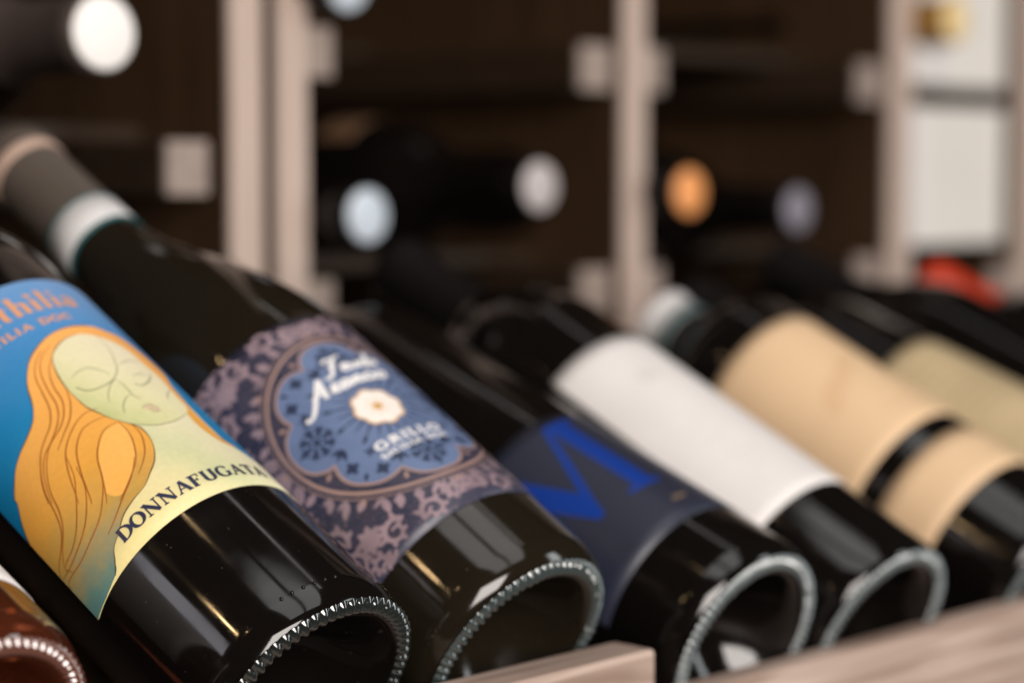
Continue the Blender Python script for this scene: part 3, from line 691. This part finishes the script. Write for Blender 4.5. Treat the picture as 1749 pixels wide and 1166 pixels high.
for q in range(8): a.stroke([pol(2.0, q * 45 + 22, (FU, FS)), pol(4.6, q * 45 + 22, (FU, FS))], [.35, .12])
a.done('flower_heart', M['b2_gold'], lab2)
# script lettering, joined pen strokes (x to the right, y up, x-height 1)
def script(word, u0, s, sc, art, wdt, slant=.28, slope=.05, kx=1.3):
    G = {
     'F': (1.7, [[(.2, 2.0), (.5, 2.35), (1.0, 2.25), (1.9, 2.45)], [(1.15, 2.3), (.95, 1.3), (.7, .2), (.3, -.25), (-.05, 0)], [(.5, 1.25), (1.35, 1.35)]]),
     'A': (2.2, [[(-.5, -.6), (-.2, -.95), (.25, -.6), (.8, .8), (1.35, 2.4)], [(1.35, 2.4), (1.45, 1.2), (1.6, 0)], [(.45, .75), (1.75, .85)]]),
     'e': (.9, [[(0, .3), (.45, .55), (.62, .85), (.38, 1.02), (.12, .6), (.22, .1), (.55, 0), (.9, .3)]]),
     'u': (1.1, [[(0, .9), (.12, .25), (.35, 0), (.62, .25), (.78, .95)], [(.78, .95), (.76, .2), (1.1, .15)]]),
     'd': (1.1, [[(.72, .85), (.35, 1.0), (.06, .5), (.3, 0), (.68, .4), (1.0, 2.2)], [(.74, .8), (.76, .1), (1.1, .2)]]),
     'o': (.95, [[(.5, 1.0), (.15, .8), (.1, .25), (.4, 0), (.72, .3), (.68, .8), (.5, 1.0), (.95, .85)]]),
     'r': (.8, [[(0, .1), (.2, 1.05), (.35, .85), (.62, .95)], [(.28, .9), (.3, .1), (.8, .2)]]),
     'a': (1.0, [[(.66, .85), (.35, 1.0), (.06, .5), (.28, 0), (.62, .4), (.72, .95)], [(.70, .9), (.68, .1), (1.0, .2)]]),
     'n': (1.1, [[(0, .95), (.15, .6), (.14, 0)], [(.16, .5), (.5, 1.0), (.66, .7), (.66, .1), (1.1, .2)]]),
     'c': (.8, [[(.62, .85), (.36, 1.02), (.08, .5), (.32, 0), (.8, .3)]]),
     'i': (.5, [[(.12, .95), (.12, .1), (.5, .2)], [(.22, 1.5), (.26, 1.62)]])}
    x = 0
    for ch in word:
        wd, sts = G[ch]
        for p in sts:
            q = catmull(p, sub=5); q = [(u0 + (x + a_ + slant * b_) * sc * kx, s + b_ * sc + slope * (x + a_) * sc) for a_, b_ in q]
            n = len(q); art.stroke(q, contrast(q, wdt * 1.35, wdt * .7))
        x += wd
a = Art(r2, .00034)
script('Feudo', -16.5, 100.8, 3.1, a, 1.25); script('Arancio', -28.5, 93.2, 3.5, a, 1.4)
write(a, 'GRILLO', -22.6, 3.4, 64.9, 3.1, .26, .18, .16); write(a, 'SICILIA DOC', -23.2, 3.6, 61.2, 2.0, .26, .18, .16)
a.done('lettering', M['white_ink'], lab2)

# --- third bottle: navy label with big blue letter ------------------------------------------------
r3 = .037631
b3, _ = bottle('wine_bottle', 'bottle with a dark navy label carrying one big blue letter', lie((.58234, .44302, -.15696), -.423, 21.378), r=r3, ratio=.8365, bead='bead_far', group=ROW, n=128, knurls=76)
lab3 = obj('label', sheet(r3, .00020, -62, 46, 30.2, 104), M['navy_label'], b3)
a = Art(r3, .00024)
a.poly([(-13.4, 97.5), (-5.4, 98.5), (-5.4, 54.6), (-3.0, 54.2), (-3.0, 52.2), (-17.4, 52.2), (-17.4, 54.2), (-13.4, 54.6)])
a.poly([(-14.2, 99.6), (-2.0, 99.6), (-2.0, 97.2), (-13.4, 97.2)])
a.poly([(-12.6, 99.4), (-30.2, 53.0), (-32.2, 56.6), (-15.2, 99.4)])
a.poly([(-29.4, 53.4), (-32.4, 53.4), (-51.0, 99.4), (-40.8, 99.4), (-27.0, 62.0)])
a.poly([(-48.8, 97.0), (-51.0, 97.0), (-51.0, 53.6), (-48.8, 53.6)]); a.poly([(-55, 53.0), (-45, 53.0), (-45, 50.6), (-55, 50.6)])
a.poly([(-56, 99.6), (-44, 99.6), (-44, 97.2), (-56, 97.2)])
a.done('lettering', M['royal_blue'], lab3)
a = Art(r3, .00024)
for q in range(5): a.stroke([(-8.6 + 1.3 * q, 40.2), (-8.2 + 1.3 * q, 42.2)], .7)
a.done('small_mark', M['gold_ink'], lab3)

# --- fourth bottle: white label -------------------------------------------------------------------
r4 = .036732
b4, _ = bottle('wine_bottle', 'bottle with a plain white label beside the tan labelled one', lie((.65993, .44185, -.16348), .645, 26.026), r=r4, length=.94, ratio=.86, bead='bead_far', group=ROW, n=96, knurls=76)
lab4 = obj('label', sheet(r4, .00020, -39.5, 50, 44.6, 156.0), M['paper_white'], b4)
a = Art(r4, .00024)
cr_ = [(-11.8, 129.7)]
for q in range(9): a.stroke(arc(-11.8, 129.7, 5.4 - .5 * q % 3, 3.0 + .4 * (q % 3), q * 40, q * 40 + 30, 4), .7)
for q in range(6): a.stroke([(-14.5 + q * .9, 128.2), (-13.6 + q * .9, 131.2)], .45)
a.done('crest_print', M['grey_ink'], lab4)
a = Art(r4, .00024)
for q in range(11): a.stroke([(-23 + 1.05 * q, 86.0 - .15 * (q % 2)), (-22.5 + 1.05 * q, 87.2)], .3)
for k in range(3):
    for q in range(9 - 2 * k): a.stroke([(-20 + 1.5 * q + k, 74 - 4.2 * k), (-19.2 + 1.5 * q + k, 75.6 - 4.2 * k)], .4)
a.done('small_lettering', M['grey_ink'], lab4)

# --- fifth bottle: two tan labels ------------------------------------------------------------------
r5 = .037683
b5, cp5 = bottle('wine_bottle', 'bottle with two tan paper labels parted by a dark gap', lie((.7812, .4416, -.165), -.632, 26.456), r=r5, length=.748, bead='bead_far', capsule='band_white', cap0=.262, group=ROW, n=96, knurls=72)
lab5 = obj('label', sheet(r5, .00020, -62, 50, 77.0, 161.0), M['paper_tan'], b5); lab5['label'] = 'tall tan main label'
a = Art(r5, .00024)
a.poly(catmull([(-34, 112), (-27, 118), (-18, 121), (-10, 127), (-3, 126), (-9, 119), (-17, 114), (-25, 109), (-33, 104)], closed=True, sub=4))
a.done('faint_drawing', M['tan_shade'], lab5)
a = Art(r5, .00024)
a.poly(catmull([(8, 149), (16, 153), (24, 150), (28, 138), (22, 128), (14, 131), (10, 139)], closed=True, sub=4))
a.done('brown_patch', M['brown_shade'], lab5)
a = Art(r5, .00024)
for q in range(16): a.stroke([(-22 + 1.3 * q, 90 - .2 * (q % 3)), (-21.4 + 1.3 * q, 92.4)], .35)
a.done('small_lettering', M['tan_shade'], lab5)
obj('label', sheet(r5, .00020, -62, 50, 37.5, 65.8), M['paper_tan'], b5)['label'] = 'short tan lower label'
band('trim_stripe', .0157, .2092, .2112, 'band_teal', cp5)

# --- sixth, seventh and eighth -----------------------------------------------------------------------
r6 = .03798
b6, _ = bottle('wine_bottle', 'blurred bottle with an olive beige label beyond the tan labelled one', lie((.8781, .4452, -.1604), -2.036, 21.076), r=r6, length=.9, bead='bead_far', group=ROW, n=72, knurls=72)
lab6 = obj('label', sheet(r6, .00020, -60, 50, 40, 140.5), M['paper_olive'], b6)
a = Art(r6, .00024)
for k in range(7):
    for q in range(14 - k % 3): a.stroke([(-30 + 2.6 * q + k % 2, 128 - 6.5 * k), (-28.4 + 2.6 * q + k % 2, 128.6 - 6.5 * k)], 1.2)
a.done('small_lettering', M['olive_shade'], lab6)
b7, _ = bottle('wine_bottle', 'unlabelled dark bottle shoulder at the right edge below the red capsule', lie((.9750, .4440, -.1650), 0, 23), group=ROW, n=72, knurls=0)
b8, _ = bottle('wine_bottle', 'dark bottle with a bright red capsule under the cream cartons', lie((1.0800, .4440, -.1705), 0, 24.0), length=.9, capsule='capsule_red', group=ROW, n=72, knurls=0)

# --- pink wine at lower left -----------------------------------------------------------------------
r0 = .036964
b0, _ = bottle('wine_bottle', 'reddish rose wine bottle whose base shows in the lower left corner', lie((.3021, .4756, -.1447), -1.3188, 26.8717), r=r0, gl='glass_rose', bead='bead_rose', group=ROW, n=128, knurls=72)
obj('label', sheet(r0, .00020, -50, 60, 24.5, 120), M['paper_white'], b0)

# ------------------------------------------------------------------ bottles lying neck first in the wall racks
WG = 'wine bottles lying neck first in the wall racks'
proto = None
def wall_bottle(px, y, label, side, top, capr=.0136, tilt=0):
    """px: the middle of the capsule end"""
    global proto
    x, z = px
    d = Vector((0, -math.cos(R(tilt)), -math.sin(R(tilt))))
    c = Vector((x, y, z)) - d * .3045
    b_ = axis_matrix(c, d)
    if proto is None:
        t, cp = bottle('wine_bottle', label, b_, n=48, knurls=0, capsule='capsule_black', top='disc_white', group=WG, capr=capr)
        proto = t
    else:
        t = proto.copy(); C.objects.link(t); t.matrix_world = b_; t['label'] = label
        for ch in proto.children:
            k = ch.copy(); C.objects.link(k); k.parent = t
            if ch.name.startswith('capsule'): k.scale = (capr / .0158, capr / .0158, 1)
            for g in ch.children:
                k2 = g.copy(); C.objects.link(k2); k2.parent = k
    for ch in t.children:
        if ch.name.startswith('capsule'):
            ch.material_slots[0].link = 'OBJECT'; ch.material_slots[0].material = M[side]
            for g in ch.children: g.material_slots[0].link = 'OBJECT'; g.material_slots[0].material = M[top]
    return t
wall_bottle((.5265, .0585), .722, 'bright white capped bottle end at the top left corner', 'capsule_sheen', 'disc_white', .0158)
wall_bottle((.719, -.0172), .776, 'bluish white bottle end right of the paired posts', 'capsule_black', 'disc_bluewhite')
wd = wall_bottle((.8415, -.0035), .776, 'grey white bottle end left of the middle post', 'capsule_black', 'disc_grey')
obj('label', sheet(.0375, .00020, -48, 30, 152, 186), M['brown_label'], wd)
wall_bottle((.9655, -.0070), .776, 'glowing orange bottle end right of the middle post', 'capsule_black', 'disc_orange')
wall_bottle((1.0690, -.0178), .776, 'dull grey bottle end left of the right post', 'capsule_black', 'disc_dim')
wall_bottle((.7075, .0925), .776, 'pale bottle end cut off by the top edge above the paired posts', 'capsule_black', 'disc_bluewhite', tilt=7)
wall_bottle((1.240, .1035), .776, 'gold capped bottle end above the upper cream carton', 'capsule_gold', 'disc_gold', .0150)

# ------------------------------------------------------------------ cream cartons in the right bay
def carton(label, x0, x1, y0, y1, z0, z1):
    t = thing('carton', label, 'carton', Matrix.Translation((x0, y0, z0)), 'cream cartons in the right bay')
    obj('box', box_bm(0, x1 - x0, 0, y1 - y0, 0, z1 - z0, .0015), M['carton'], t, False)
    obj('lid_flap', box_bm(-.0012, .028, -.0016, -.0001, .001, z1 - z0 - .001, 0), M['carton_side'], t, False)
    return t
carton('lower cream carton standing right of the right post', 1.2290, 1.3605, .812, 1.0, -.0438, .0490)
carton('upper cream carton cut off by the top edge', 1.2600, 1.3605, .812, .882, .0632, .1600)
carton('low white box under the gold capped bottle end', 1.2265, 1.2592, .803, .862, .0632, .0885)
